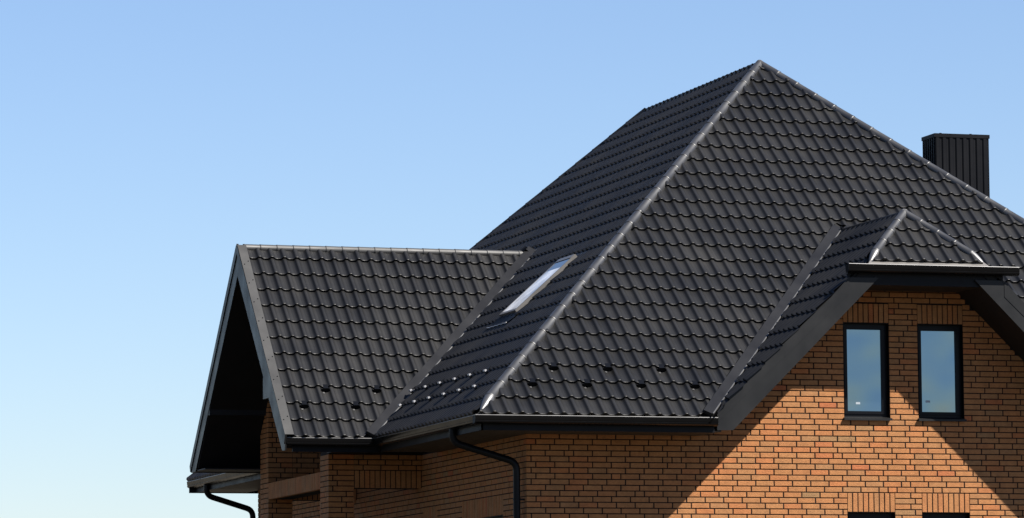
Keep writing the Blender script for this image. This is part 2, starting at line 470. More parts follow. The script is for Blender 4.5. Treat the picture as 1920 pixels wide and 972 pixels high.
# ---- windows
def window(fr, o, sill=True, sticker=None, label=None, d=0.085, mullion=False):
    """opening o = (u0, u1, z0, z1) in the wall frame fr"""
    u0, u1, z0, z1 = o
    def P(u, z, dd): return frame_point(fr, u, z, dd)
    def bx(mb, a, b_):   # box given in (u, z, depth)
        c0, c1 = P(*a), P(*b_)
        mb.box(tuple(min(p, q) for p, q in zip(c0, c1)), tuple(max(p, q) for p, q in zip(c0, c1)))
    e = 0.002
    lin = MB()
    for a, b_ in (((u0 - 0.03, z0, 0.012), (u0 + 0.004, z1, d + 0.08)), ((u1 - 0.004, z0, 0.012), (u1 + 0.03, z1, d + 0.08)),
                  ((u0 - .03, z1 - 0.004, 0.012), (u1 + .03, z1 + 0.03, d + 0.08)), ((u0 - .03, z0 - 0.03, 0.014), (u1 + .03, z0 + 0.004, d + 0.08))):
        bx(lin, a, b_)
    root = lin.build('window', M['frame'], house, label=label)
    f = MB(); fo, t = 0.05, 0.045
    a0, a1, b0, b1 = u0 + 0.005, u1 - 0.005, z0 + 0.03, z1 - 0.005
    def ring(mb, a0, a1, b0, b1, wd, da, db):
        bx(mb, (a0, b0, da), (a0 + wd, b1, db)); bx(mb, (a1 - wd, b0, da), (a1, b1, db))
        bx(mb, (a0 + wd, b1 - wd, da + e), (a1 - wd, b1, db)); bx(mb, (a0 + wd, b0, da + e), (a1 - wd, b0 + wd, db))
    ring(f, a0, a1, b0, b1, fo, d, d + 0.07)
    f.build('frame', M['frame'], root)
    s = MB(); ring(s, a0 + fo - .012, a1 - fo + .012, b0 + fo - .012, b1 - fo + .012, 0.040, d - 0.012, d + 0.05)
    if mullion:
        um = (a0 + a1) / 2; bx(s, (um - .05, b0, d - .01), (um + .05, b1, d + .05))
    s.build('sash', M['frame'], root)
    g_ = MB(); k = fo + 0.02
    g_.face([P(a0 + k, b0 + k, d + 0.012), P(a1 - k, b0 + k, d + 0.012), P(a1 - k, b1 - k, d + 0.012), P(a0 + k, b1 - k, d + 0.012)])
    g_.build('pane', M['glass'], root)
    if sticker:
        q = MB(); cu_, cz_ = u0 + sticker[0], z0 + sticker[1]
        bx(q, (cu_, cz_, d + 0.008), (cu_ + 0.062, cz_ + 0.030, d + 0.0105)); q.build('sticker', M['sticker'], root)
    if sill:
        q = MB()
        prof = [(-0.045, 0.004), (-0.045, -0.024), (-0.041, -0.024), (-0.041, -0.002), (d, 0.028), (d, 0.034)]
        pa = [P(u0 - 0.012, z0 + z_, dd) for dd, z_ in prof]; pb = [P(u1 + 0.012, z0 + z_, dd) for dd, z_ in prof]
        q.grid([pa, pb], close=True); q.face(pa); q.face(pb[::-1])
        q.build('sill', M['trim'], root)
    return root
window(FR_F, WIN[0], sticker=(0.205, 0.20), label='narrow upper window nearer the house corner, sticker on its pane')
window(FR_F, WIN[1], sticker=(0.145, 0.235), label='narrow upper window nearer the chimney side')
window(FR_F, WLO[0]); window(FR_F, WLO[1])
window(FR_S, SWIN[0], mullion=True); window(FR_S, SWIN[1])

# ------------------------------------------------------------------ roof tiles
TW, TL, STEP = 0.1855, 0.350, 0.034
PT = [0, .14, .24, .31, .36, .405, .44, .50, .56, .62, .72, .84, 1.0]
PHH = [0, .0006, .003, .011, .0235, .0335, .0360, .0348, .0360, .0320, .0165, .0038, 0]
def tile_quads(u0, v0):
    """one wave of the pressed sheet, in face coordinates (u, v, n)"""
    rows = []
    for v, f in ((0.0, 0.0), (0.002, 0.93), (0.007, 0.99), (0.020, 0.955), (TL, 0.02)):
        rows.append([(u0 + TW * t, v0 + v, h + STEP * f) for t, h in zip(PT, PHH)])
    q = []
    for j in range(len(rows) - 1):
        for i in range(len(PT) - 1):
            q.append([rows[j][i], rows[j][i+1], rows[j+1][i+1], rows[j+1][i]])
    return q
def clip(poly, planes):
    for (px, py, nx, ny) in planes:         # keep (p - P).n >= 0 in uv
        out = []
        for i in range(len(poly)):
            a, b_ = poly[i], poly[(i + 1) % len(poly)]
            da = (a[0] - px) * nx + (a[1] - py) * ny; db = (b_[0] - px) * nx + (b_[1] - py) * ny
            if da >= 0: out.append(a)
            if (da >= 0) != (db >= 0):
                t = da / (da - db); out.append(tuple(a[k] + (b_[k] - a[k]) * t for k in range(3)))
        poly = out
        if len(poly) < 3: return []
    return poly
class Face:
    def __init__(s, O, U, V):
        s.O, s.U, s.V = Vector(O), Vector(U).normalized(), Vector(V).normalized(); s.N = s.U.cross(s.V)
    def p(s, u, v, n=0): return s.O + s.U * u + s.V * v + s.N * n
    def uv(s, P):
        d = Vector(P) - s.O; return (d.dot(s.U), d.dot(s.V))
tiles = []      # (area, roof key, face, quads or None, (u0, v0))
def tile_face(key, face, poly, phase=0.0, inset=None, v_start=0.0):
    """poly: convex uv polygon, counter-clockwise; inset: metres kept free along each edge"""
    n = len(poly); planes = []
    for i in range(n):
        a, b_ = poly[i], poly[(i + 1) % n]
        dx, dy = b_[0] - a[0], b_[1] - a[1]; L = math.hypot(dx, dy)
        nx, ny = -dy / L, dx / L; k = inset[i] if inset else 0
        planes.append((a[0] + nx * k, a[1] + ny * k, nx, ny))
    u_lo, u_hi = min(p[0] for p in poly), max(p[0] for p in poly); v_hi = max(p[1] for p in poly)
    i0 = math.floor((u_lo - phase) / TW); i1 = math.ceil((u_hi - phase) / TW)
    for j in range(0, math.ceil(v_hi / TL)):
        v0 = v_start + j * TL
        for i in range(i0, i1):
            u0 = phase + i * TW
            cs = [(u0, v0), (u0 + TW, v0), (u0 + TW, v0 + TL), (u0, v0 + TL)]
            ds = [[(c[0] - P[0]) * P[2] + (c[1] - P[1]) * P[3] for c in cs] for P in planes]
            if any(max(d) <= 0 for d in ds): continue
            if all(min(d) >= -1e-5 for d in ds):
                tiles.append((px_area([face.p(*c) for c in cs]), key, face, None, (u0, v0))); continue
            cq = [c for c in (clip(q, planes) for q in tile_quads(u0, v0)) if len(c) > 2]
            cp = clip([(c[0], c[1], 0) for c in cs], planes)
            if not cq or len(cp) < 3: continue
            tiles.append((px_area([face.p(*c) for c in cp]), key, face, cq, (u0, v0)))
def quads_mesh(mb, quads, fn):
    key = {}
    for q in quads:
        ids = []
        for p in q:
            k = (round(p[0], 5), round(p[1], 5), round(p[2], 5))
            if k not in key: key[k] = mb.vert(fn(p))
            if key[k] not in ids: ids.append(key[k])
        if len(ids) > 2: mb.f.append(tuple(ids)); mb.t.append(mb.tint)

TLF = (ZA - ZE) / (XA + OV); TFF = (ZA - ZE) / (YA + OV); TWF = (WZ - ZE) / (WR - WY)
TBF = (ZA - ZE) / (YBACK - YB)
f_front = Face((0, -OV, ZE), (1, 0, 0), (0, 1, TFF))
f_left = Face((-OV, 0, ZE), (0, -1, 0), (1, 0, TLF))
f_right = Face((XR, 0, ZE), (0, 1, 0), (-1, 0, TLF))
f_back = Face((0, YBACK, ZE), (-1, 0, 0), (0, -1, TBF))
f_wing = Face((0, WY, ZE), (1, 0, 0), (0, 1, TWF))
f_wingb = Face((0, WB, ZE), (-1, 0, 0), (0, -1, (WZ - ZE) / (WB - WR)))
f_dl = Face((DX, 0, DZ), (0, -1, 0), (1, 0, TD))          # dormer left slope, v = 0 on the ridge
f_dr = Face((DX, 0, DZ), (0, 1, 0), (-1, 0, TD))
f_dh = Face((DX, -OV, DGZ), (1, 0, 0), (0, DY + OV, DZ - DGZ))
apex = Vector((XA, YA, ZA)); apexb = Vector((XA, YB, ZA))
cFL, cFR = Vector((-OV, -OV, ZE)), Vector((XR, -OV, ZE)); cBL, cBR = Vector((-OV, YBACK, ZE)), Vector((XR, YBACK, ZE))
# where the dormer slopes cut the front face: z = ZE + TFF (y + OV) = DZ - TD |x - DX|
vF_top = Vector((DX, (DZ - ZE) / TFF - OV, DZ))
hw = (DZ - ZE) / TD
vF_l, vF_r = Vector((DX - hw, -OV, ZE)), Vector((DX + hw, -OV, ZE))
# where the wing slopes cut the left face
vW_top = Vector((-OV + (WZ - ZE) / TLF, WR, WZ))
vW_f, vW_b = Vector((-OV, WY, ZE)), Vector((-OV, WB, ZE))
def uvs(face, *pts): return [face.uv(p) for p in pts]
def at_u(face, u, A, B):
    a, b_ = face.uv(A), face.uv(B); t = (u - a[0]) / (b_[0] - a[0]); return (u, a[1] + (b_[1] - a[1]) * t)
# front face, left and right of the dormer
pf = uvs(f_front, cFL, vF_l, vF_top) + [at_u(f_front, DX, apex, cFR)] + uvs(f_front, apex)
tile_face('main', f_front, pf, DX, [0, .13, 0, .0, .03])
pf2 = uvs(f_front, vF_r, cFR) + [at_u(f_front, DX, apex, cFR)] + uvs(f_front, vF_top)
tile_face('main', f_front, pf2, DX, [0, .03, 0, .13])
# left face, in front of and behind the wing
u_s = f_left.uv(vW_top)[0]; vmax = f_left.uv(apex)[1]
pl = [(u_s, f_left.uv(vW_top)[1])] + uvs(f_left, vW_f, cFL, apex) + [(u_s, vmax)]
tile_face('main', f_left, pl, u_s, [.09, 0, .03, .02, 0])
pl2 = uvs(f_left, cBL, vW_b) + [(u_s, f_left.uv(vW_top)[1]), (u_s, vmax)] + uvs(f_left, apexb)
tile_face('main', f_left, pl2, u_s, [0, .09, 0, .02, .03])
tile_face('main', f_right, uvs(f_right, cFR, cBR, apexb, apex), 0, [0, .03, .02, .03])
tile_face('main', f_back, uvs(f_back, cBR, cBL, apexb), 0, [0, .03, .03])
# wing
VX = 0.105
wl = Vector((WX + VX, WY, ZE)); wr_ = Vector((WX + VX, WR, WZ))
tile_face('wing', f_wing, uvs(f_wing, wl, vW_f, vW_top, wr_), WX, [0, .125, .0, 0])
wl2 = Vector((WX + VX, WB, ZE)); 
tile_face('wing', f_wingb, uvs(f_wingb, vW_b, wl2, wr_, vW_top), 0, [0, 0, .0, .15])
# dormer: slopes run from the valley to the verge; v = 0 is the ridge, tiles start at the foot
YV = -OV + 0.11
foot = -math.hypot(hw, DZ - ZE)
def dorm(face, sgn):
    zf = DZ - 0
    d_hip = (DZ - DGZ) / TD                 # half-hip eave half width
    A = vF_top; B = Vector((DX + sgn * hw, -OV, ZE)); Bv = Vector((DX + sgn * hw, YV, ZE))
    Cc = Vector((DX + sgn * (d_hip + 0.02), YV, DGZ)); Dd = Vector((DX, DY, DZ))
    ring_ = [A, B, Cc, Dd]
    P = uvs(face, *ring_)
    ins = [.10, 0.0, .03, .0]
    ar = sum(P[i][0] * P[(i+1) % 4][1] - P[(i+1) % 4][0] * P[i][1] for i in range(4))
    if ar < 0: P = P[::-1]; ins = [ins[2], ins[1], ins[0], ins[3]]
    sh = Face(face.p(0, foot), face.U, face.V)
    P = [(u, v - foot) for u, v in P]
    tile_face('dormer', sh, P, 0.03, ins)
dorm(f_dl, -1); dorm(f_dr, 1)
d_hip = (DZ - DGZ) / TD
tile_face('dormer', f_dh, uvs(f_dh, (DX - d_hip, -OV, DGZ), (DX + d_hip, -OV, DGZ), (DX, DY, DZ)), 0.02, [0, .02, .02], v_start=0.06)

# ---- roof bodies under the tiles
def slab(mb, face, poly, n0=-0.012, n1=-0.10):
    mb.prism([face.p(u, v, n0) for u, v in poly], face.N * (n1 - n0))
r_ = MB()
for fc, pts in ((f_front, pf), (f_front, pf2), (f_left, pl), (f_left, pl2), (f_right, uvs(f_right, cFR, cBR, apexb, apex)), (f_back, uvs(f_back, cBR, cBL, apexb))):
    slab(r_, fc, pts)
main_roof = r_.build('main_roof', M['deck'], house, label='big hipped roof of dark graphite metal tiles')
r_ = MB()
slab(r_, f_wing, uvs(f_wing, (WX + .03, WY, ZE), vW_f, vW_top, (WX + .03, WR, WZ)))
slab(r_, f_wingb, uvs(f_wingb, vW_b, (WX + .03, WB, ZE), (WX + .03, WR, WZ), vW_top))
wing_roof = r_.build('wing_roof', M['deck'], house, label='gabled tile roof over the side porch')
r_ = MB()
for sg, fc in ((-1, f_dl), (1, f_dr)):
    P = uvs(fc, vF_top, (DX + sg * hw, YV, ZE), (DX + sg * (d_hip + .02), YV, DGZ), (DX, DY, DZ))
    slab(r_, fc, P)
slab(r_, f_dh, uvs(f_dh, (DX - d_hip, -OV + .03, DGZ + .03), (DX + d_hip, -OV + .03, DGZ + .03), (DX, DY, DZ)))
dormer_roof = r_.build('dormer_roof', M['deck'], house, label='half-hipped tile roof over the two upper windows')
ROOFS = {'main': main_roof, 'wing': wing_roof, 'dormer': dormer_roof}

tiles.sort(key=lambda t: -t[0])
# the wing and left slope count by what is really seen, so take the largest overall
wholes = []; rt = random.Random(4)
def tone(): return min(1, max(0, rt.gauss(0.5, 0.22)))
for i in range(14):
    mb = MB(); mb.tint = tone(); quads_mesh(mb, tile_quads(0, 0), lambda p: p)
    wholes.append(mb.mesh('roof_tile', M['tile'], smooth=38))
for a, key, face, cq, (u0, v0) in tiles[:300]:
    mat = Matrix((face.U, face.V, face.N)).transposed().to_4x4(); mat.translation = face.p(u0, v0)
    if cq is None: me = rt.choice(wholes)
    else:
        mb = MB(); mb.tint = tone(); quads_mesh(mb, cq, lambda p: (p[0] - u0, p[1] - v0, p[2])); me = mb.mesh('roof_tile', M['tile'], smooth=38)
    o = bpy.data.objects.new('roof_tile', me); link(o, ROOFS[key]); o.matrix_basis = mat
mb = MB()
for a, key, face, cq, (u0, v0) in tiles[300:]:
    mb.tint = tone()
    quads_mesh(mb, cq if cq is not None else tile_quads(u0, v0), lambda p: face.p(*p))
mb.build('roof_tile', M['tile'], house, smooth=38, recalc=False, kind='stuff')

# ---- ridge and hip caps
def caps(parent, A, B, up, r=0.068, length=0.35, name='ridge_cap', tip=None, lift=0.006, start=0.0, mat='cap'):
    """half-round caps from the low end A to the high end B, each lapping over the one below"""
    A, B = Vector(A), Vector(B); up = Vector(up); d = (B - A); L = d.length; d.normalize()
    up = (up - d * up.dot(d)).normalized(); side = d.cross(up)
    n = max(1, round((L - start) / length)); pl_ = (L - start) / n
    seg = 18
    def arc(s, rr, off=0.0, hgt=1.0):
        c = A + d * s + up * (lift + off)
        return [c + side * (rr * math.cos(t)) + up * (rr * hgt * math.sin(t)) for t in [R(-42) + R(264) * k / seg for k in range(seg + 1)]]
    for i in range(n):
        s0 = start + i * pl_; s1 = s0 + pl_ + 0.03
        m_ = MB()
        m_.grid([arc(s0 - .006, r * 1.02), arc(s0 - 0.004, r * 1.055), arc(s0 + 0.016, r * 1.055), arc(s0 + 0.020, r * 1.02), arc(s1, r * 0.965)])
        m_.build(name, M[mat], parent, smooth=50, recalc=False)
    if tip:
        m_ = MB(); rows = []
        for k in range(7):
            t = k / 6; rr = r * 1.04 * math.sin(math.pi / 2 * (0.06 + 0.94 * t)) ** 0.9
            rows.append(arc(start - tip * (1 - t) + 0.02 * t, rr, -0.03 * (1 - t)))
        m_.grid(rows); m_.build('hip_end_cap', M['tip'], parent, smooth=60, recalc=False)
nF, nL, nR, nB = f_front.N, f_left.N, f_right.N, f_back.N
off = Vector((0, 0, -0.005))
def along(A, B, m): return A + (B - A).normalized() * m
caps(main_roof, along(cFL, apex, 0.05) + off, apex + off, nF + nL, tip=0.34, start=0.40)
caps(main_roof, along(cFR, apex, 0.05) + off, apex + off, nF + nR, tip=0.34, start=0.40)
caps(main_roof, along(cBL, apexb, 0.05) + off, apexb + off, nB + nL, r=.072, lift=.0, mat='tile')
caps(main_roof, along(cBR, apexb, 0.05) + off, apexb + off, nB + nR, r=.06, lift=-.02, mat='tile')
caps(main_roof, apex + off, apexb + off, (0, 0, 1), r=.05, mat='tile')
caps(wing_roof, (WX + 0.09, WR, WZ + .002), vW_top + Vector((0.0, 0, .002)), (0, 0, 1), r=0.058, length=0.25, mat='ridge')
dA = Vector((DX, DY, DZ)) + Vector((0, 0, .0))
for sg, nn in ((-1, f_dl.N), (1, f_dr.N)):
    lo = Vector((DX + sg * d_hip, -OV + .03, DGZ + .025))
    caps(dormer_roof, along(lo, dA, 0.0), dA, f_dh.N + nn, r=0.060, length=0.30, tip=0.26, start=0.28)
caps(dormer_roof, dA, vF_top + Vector((0, 0, .005)), (0, 0, 1), r=0.05, length=0.9, lift=-.01, mat='tile')

# ---- valley sheets
def valley(parent, A, B, fa, fb, wa, wb, nm='valley_flashing'):
    """A foot, B top on both planes; a flat strip on face fa and one on face fb, folded up at the edge"""
    A, B = Vector(A), Vector(B); d = (B - A).normalized()
    m_ = MB()
    for fc, wd, other in ((fa, wa, fb), (fb, wb, fa)):
        s = fc.N.cross(d).normalized()
        # away from the valley, uphill on this face
        if s.z < 0: s = -s
        m_.grid([[A + fc.N * .004, A + s * wd * .96 + fc.N * .004, A + s * wd + fc.N * .030], [B + fc.N * .004, B + s * wd * .96 + fc.N * .004, B + s * wd + fc.N * .030]])
    m_.build(nm, M['valley'], parent, recalc=False)
    # raised cover strip that hides the cut tile ends on face fa
    s = fa.N.cross(d).normalized()
    if s.z < 0: s = -s
    k_ = MB(); prof = [s * (wa - .02) + fa.N * .030, s * (wa - .02) + fa.N * .076, s * .0 + fa.N * .070, fa.N * .004]
    k_.grid([[A + p for p in prof], [B + p for p in prof]]); k_.face([A + p for p in prof])
    k_.build('valley_cover', M['cover'], parent, recalc=False)
    # the standing welt along the fold
    w_ = MB(); n_ = fa.N
    w_.tube([A + n_ * .070, B + n_ * .070], 0.012, 8); w_.build('valley_welt', M['bead'], parent, smooth=50)
valley(wing_roof, vW_f, vW_top + (vW_top - vW_f).normalized() * .05, f_wing, f_left, .155, .13)
valley(wing_roof, vW_b, vW_top, f_wingb, f_left, .2, .13)
valley(dormer_roof, vF_l, vF_top, f_front, f_dl, .155, .13)
valley(dormer_roof, vF_r, vF_top, f_front, f_dr, .155, .13)

# ---- snow guards: upright plates on a strap, standing under the tile lips
def snow_guard():
    m_ = MB(); w_, h_, t_ = 0.086, 0.074, 0.004
    pts = [(-w_, .004), (-w_ * .80, h_ * .62), (-w_ * .45, h_), (w_ * .45, h_), (w_ * .80, h_ * .62), (w_, .004)]
    m_.prism([(x, 0.0, z) for x, z in pts], (0, t_, 0))
    m_.prism([(-w_ * .45, t_, h_), (w_ * .45, t_, h_), (w_ * .36, 0.085, h_ * 0.97), (-w_ * .36, 0.085, h_ * 0.97)], (0, 0, -0.004))
    m_.prism([(-.014, -.05, .006), (.014, -.05, .006), (.014, 0.11, .012), (-.014, 0.11, .012)], (0, 0, -.005))
    body_ = m_.mesh('snow_guard', M['gutter'], recalc=True)
    s_ = MB(); s_.tube([(-.03, -.040, .010), (-.03, -.040, .024)], .016, 8)
    l_ = MB(); l_.tube([(-w_ * .45, .0, h_ + .002), (w_ * .45, .0, h_ + .002)], .015, 6)
    return body_, s_.mesh('rivet', M['steel'], recalc=True), s_.mesh('rivet', M['cap'], recalc=True), l_.mesh('edge_glint', M['steel'], recalc=True)
sg_me, sg_rv, sg_rd, sg_ed = snow_guard()
def put_guard(parent, face, u, v):
    o = bpy.data.objects.new('snow_guard', sg_me); link(o, house)
    mat = Matrix((face.U, face.V, face.N)).transposed().to_4x4(); mat.translation = face.p(u, v, 0.004); o.matrix_basis = mat @ (Matrix.Scale(1.15, 4) if face is f_left else Matrix.Identity(4))
    for nm_, me_ in ((('rivet', sg_rv), ('edge_glint', sg_ed)) if face is f_left else (('rivet', sg_rd),)):  # left slope only: glints painted as a pale edge bar and pale rivet
        r__ = bpy.data.objects.new(nm_, me_); COL.objects.link(r__); r__.parent = o
def pan(u, phase):    # middle of the nearest pan
    return phase + (round((u - phase) / TW - 0.02) + 0.02) * TW
for x in (-0.057, 0.70, 1.45, 2.20): put_guard(main_roof, f_front, pan(x, DX), 2 * TL - .085)
for x in (0.313, 1.075, 1.83): put_guard(main_roof, f_front, pan(x, DX), 3 * TL - .085)
for x in (-1.917, -1.173): put_guard(wing_roof, f_wing, pan(x, WX), 2 * TL - .085)
for x in (-1.537, -0.798): put_guard(wing_roof, f_wing, pan(x, WX), 3 * TL - .085)
for y in (4.742, 4.0, 3.255, 2.51, 1.77, 1.025): put_guard(main_roof, f_left, pan(-y + .12, u_s), 3 * TL - .085)
for y in (4.37, 3.627, 2.885, 2.14, 1.40, 0.655): put_guard(main_roof, f_left, pan(-y + .12, u_s), 2 * TL - .085)

# ---- roof window in the left slope
v0 = f_left.uv((0.90, 0, ZE + TLF * (0.90 + OV)))[1]; v1 = v0 + 1.18
ua, ub = -3.99, -3.22
def lbox(mb, a, b_):
    p = [f_left.p(u, v, n) for n in (a[2], b_[2]) for u, v in ((a[0], a[1]), (b_[0], a[1]), (b_[0], b_[1]), (a[0], b_[1]))]
    i = len(mb.v); mb.v += [tuple(q) for q in p]
    for q in ((0,3,2,1),(4,5,6,7),(0,1,5,4),(1,2,6,5),(2,3,7,6),(3,0,4,7)): mb.f.append(tuple(i + k for k in q)); mb.t.append(.5)
k = MB(); lbox(k, (ua, v0, 0), (ub, v1, 0.072)); skyl = k.build('roof_window', M['lead'], house, label='slim roof window with bright glass in the shaded slope')
k = MB()
for a, b_ in (((ua - .006, v0 - .006, .05), (ua + .032, v1 + .006, .098)), ((ub - .032, v0 - .006, .05), (ub + .006, v1 + .006, .098)),
              ((ua + .032, v0 - .006, .05), (ub - .032, v0 + .045, .096)), ((ua + .032, v1 - .07, .05), (ub - .032, v1 + .006, .102))): lbox(k, a, b_)
k.build('frame', M['lead'], skyl)
k = MB(); k.face([f_left.p(u, v, .0945) for u, v in ((ua + .03, v1 - .26), (ub - .03, v1 - .26), (ub - .03, v1 - .065), (ua + .03, v1 - .065))])
k.build('pane', M['skyglass'], skyl, recalc=False)
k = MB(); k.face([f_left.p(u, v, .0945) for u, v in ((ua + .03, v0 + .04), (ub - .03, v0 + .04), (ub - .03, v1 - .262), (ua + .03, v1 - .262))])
k.build('painted_reflection', M['painted_reflection'], skyl, recalc=False)  # pale sheet in the glass plane, sky reflection put into its colour
k = MB()
lbox(k, (ub + .006, v0 - .10, .0), (ub + .13, v1 + .12, .034)); lbox(k, (ua - .13, v0 - .10, .0), (ua - .006, v1 + .12, .034))
lbox(k, (ua - .006, v1 + .006, .0), (ub + .006, v1 + .12, .036))
k.build('side_flashing', M['trim'], skyl)
k = MB(); rows = [[], [], []]
for i in range(41):
    u = ua - .13 + (ub - ua + .26) * i / 40
    wv = .5 + .5 * math.sin(2 * math.pi * u / TW)
    rows[0].append(f_left.p(u, v0 - .002, .062)); rows[1].append(f_left.p(u, v0 - .12, .050)); rows[2].append(f_left.p(u, v0 - .23 - .025 * wv, .048 + .022 * wv))
k.grid(rows); ap = k.build('apron', M['fascia'], skyl, smooth=60, recalc=False)
k = MB(); k.tube([rw + f_left.N * .003 for rw in rows[2]], .0075, 6); k.build('apron_edge', M['steel'], skyl, smooth=60)

# ------------------------------------------------------------------ eaves: gutters, fascias, soffits
GP = [(0.0, 0.0), (0.010, 0.006), (0.016, -0.002), (0.012, -0.010), (0.010, -0.052), (0.004, -0.060), (0.012, -0.066), (0.004, -0.085), (-0.03, -0.104), (-0.085, -0.106), (-0.105, -0.085), (-0.108, -0.004),
      (-0.104, -0.004), (-0.100, -0.080), (-0.083, -0.100), (-0.03, -0.098), (0.0, -0.080), (0.004, -0.02)]
def gutter(A, B, outward, label=None, ends=(True, True)):
    A, B, outward = Vector(A), Vector(B), Vector(outward)
    pa = [A + outward * x + Vector((0, 0, z)) for x, z in GP]; pb = [B + outward * x + Vector((0, 0, z)) for x, z in GP]
    m_ = MB(); m_.grid([pa, pb], close=True)
    root = m_.build('gutter', M['gutter'], house, smooth=35, label=label)
    t = MB(); t.tube([A + outward * .009 + Vector((0, 0, .004)), B + outward * .009 + Vector((0, 0, .004))], .0085, 8)
    t.build('gutter_bead', M['bead'], root, smooth=50)
    for P, on, s in ((A, ends[0], -1), (B, ends[1], 1)):
        if on:
            dd = (B - A).normalized() * .004 * s
            e_ = MB(); e_.prism([P + outward * x + Vector((0, 0, z)) + dd * .25 for x, z in GP[:12]], dd); e_.build('gutter_end', M['fascia'], root)
    return root
FAS = 0.80      # fascia line (distance from wall)
def eave(A, B, outward, wall=OV, gz=ZE, soff=SOFF, wood='wood', trimA=0.0, trimB=0.0):
    """fascia board below the gutter along A-B and the boarded soffit back to the wall"""
    A, B, ow = Vector(A), Vector(B), Vector(outward); d = (B - A).normalized()
    a, b_ = A - ow * 0.10 + d * trimA, B - ow * 0.10 - d * trimB
    m_ = MB()
    m_.prism([a + Vector((0, 0, -.02)), b_ + Vector((0, 0, -.02)), Vector((b_.x, b_.y, soff - .012)), Vector((a.x, a.y, soff - .012))], -ow * .022)
    m_.build('fascia', M['fascia'], house)
def soffit(pa, pb, along_x, zc, mat, bw=0.14, name='soffit'):
    """boards laid between pa and pb at height zc"""
    base = MB(); base.box((pa[0], pa[1], zc + .012), (pb[0], pb[1], zc + .03)); root = base.build(name, M['deck'], house)
    lo, hi = (pa[1], pb[1]) if along_x else (pa[0], pb[0]); n = max(1, round((hi - lo) / bw))
    for i in range(n):
        a = lo + (hi - lo) * i / n + .003; c = lo + (hi - lo) * (i + 1) / n - .003
        bm_ = MB()
        bm_.box((pa[0], a, zc) if along_x else (a, pa[1], zc), (pb[0], c, zc + .0115) if along_x else (c, pb[1], zc + .0115))
        bm_.build('soffit_board', mat, root)
gutter(cFL + Vector((-.01, 0, 0)), (2.313, -OV, ZE), (0, -1, 0), 'long dark gutter along the street eave')
gutter((-OV, -OV + .012, ZE), (-OV, WY - .02, ZE), (-1, 0, 0), 'gutter along the shaded side eave', (False, False))
gutter((-OV, WB + .1, ZE), (-OV, YBACK, ZE), (-1, 0, 0), 'far gutter seen below the porch gable', (False, True))
gutter((WX + .03, WY, ZE), (-OV - .02, WY, ZE), (0, -1, 0), 'short gutter of the porch roof', (True, False))
gutter((4.165, -OV, DGZ), (6.59, -OV, DGZ), (0, -1, 0), 'short gutter of the dormer')
gutter((2 * DX - 2.313, -OV, ZE), cFR, (0, -1, 0))
gutter((XR, -OV, ZE), (XR, YBACK, ZE), (1, 0, 0))
eave((-OV, -OV, ZE), (2.30, -OV, ZE), (0, -1, 0), trimA=.10)
eave((-OV, -OV, ZE), (-OV, WY, ZE), (-1, 0, 0), trimA=.10)
eave((-OV, WB, ZE), (-OV, YBACK, ZE), (-1, 0, 0), trimB=.10)
eave((WX + .13, WY, ZE), (-OV + .1, WY, ZE), (0, -1, 0))
eave((2 * DX - 2.3, -OV, ZE), (XR, -OV, ZE), (0, -1, 0), trimB=.10)
eave((-OV, YBACK, ZE), (XR, YBACK, ZE), (0, 1, 0))
soffit((-OV + .125, -OV + .125), (2.40, RB), True, SOFF, M['wood'])
soffit((-OV + .125, .012), (RB, WY + .11), False, SOFF, M['wood'])
soffit((-OV + .125, WB - .5), (RB, YBACK - .125), False, SOFF, M['wood'])
soffit((2 * DX - 2.40, -OV + .125), (XR - .125, RB), True, SOFF, M['wood'])
soffit((CX - .02, WY + .125), (-OV + .12, CY + .02), True, SOFF + .025, M['soffit_dark'])

# ---- wing gable: verge boards, cap flashings, sloped soffit, purlins
VH = 0.34
def verge(face, low, high, sgn, drop=.165):
    low, high = Vector(low), Vector(high)
    # folded flashing lying on the tiles
    m_ = MB(); d = (high - low).normalized(); n_ = face.N
    xo = Vector((-.012, 0, 0)); xi = Vector((VX + .012, 0, 0))
    prof = [xo + n_ * .070, xi + n_ * .070, xi + n_ * .010]
    m_.grid([[low + p for p in prof], [high + p for p in prof]]); vf = m_.build('verge_flashing', M['flash'], house, recalc=False)
    down = Vector((0, 0, -1))
    ln = (high - low).length; q = MB(); q.tube([(0, 0, 0), (0, 0, .006)], .009, 6); scr = q.mesh('screw', M['gutter'], recalc=True)
    for i in range(1, int(ln / .42) + 1):
        for dx_ in (.022, .088):
            o = bpy.data.objects.new('screw', scr); link(o, vf)
            o.location = low + d * (i * .42 - (.05 if dx_ > .05 else .12)) + n_ * .070 + Vector((dx_, 0, 0)); o.rotation_euler = n_.to_track_quat('Z', 'Y').to_euler()
    c_ = MB(); t_ = Vector((0.03, 0, 0)); top_ = n_ * .0695
    c_.prism([low + top_ + Vector((-.014, 0, 0)), high + Vector((-.014, 0, n_.z * .0695 + .02)), high + Vector((-.014, 0, -.07)), low + Vector((-.014, 0, -.085 if sgn > 0 else -.04))], t_)
    c_.build('verge_cap', M['trim'], house)
    b = MB()
    b.prism([low + Vector((0, 0, -.092 if sgn > 0 else -.042)), high + Vector((0, 0, -.078)), high + down * (VH + .06), low + Vector((0, -sgn * .20, 0)) * 0 + Vector((0, (.17 if sgn > 0 else .30) * sgn, -drop)), low + Vector((0, .015 * sgn, -drop - .005))], Vector((.022, 0, 0)))
    b.build('verge_board', M['trim'], house)
verge(f_wing, (WX, WY - .0, ZE), (WX, WR, WZ), 1)
verge(f_wingb, (WX, WB + .12, ZE - .12), (WX, WR, WZ), -1, .045)
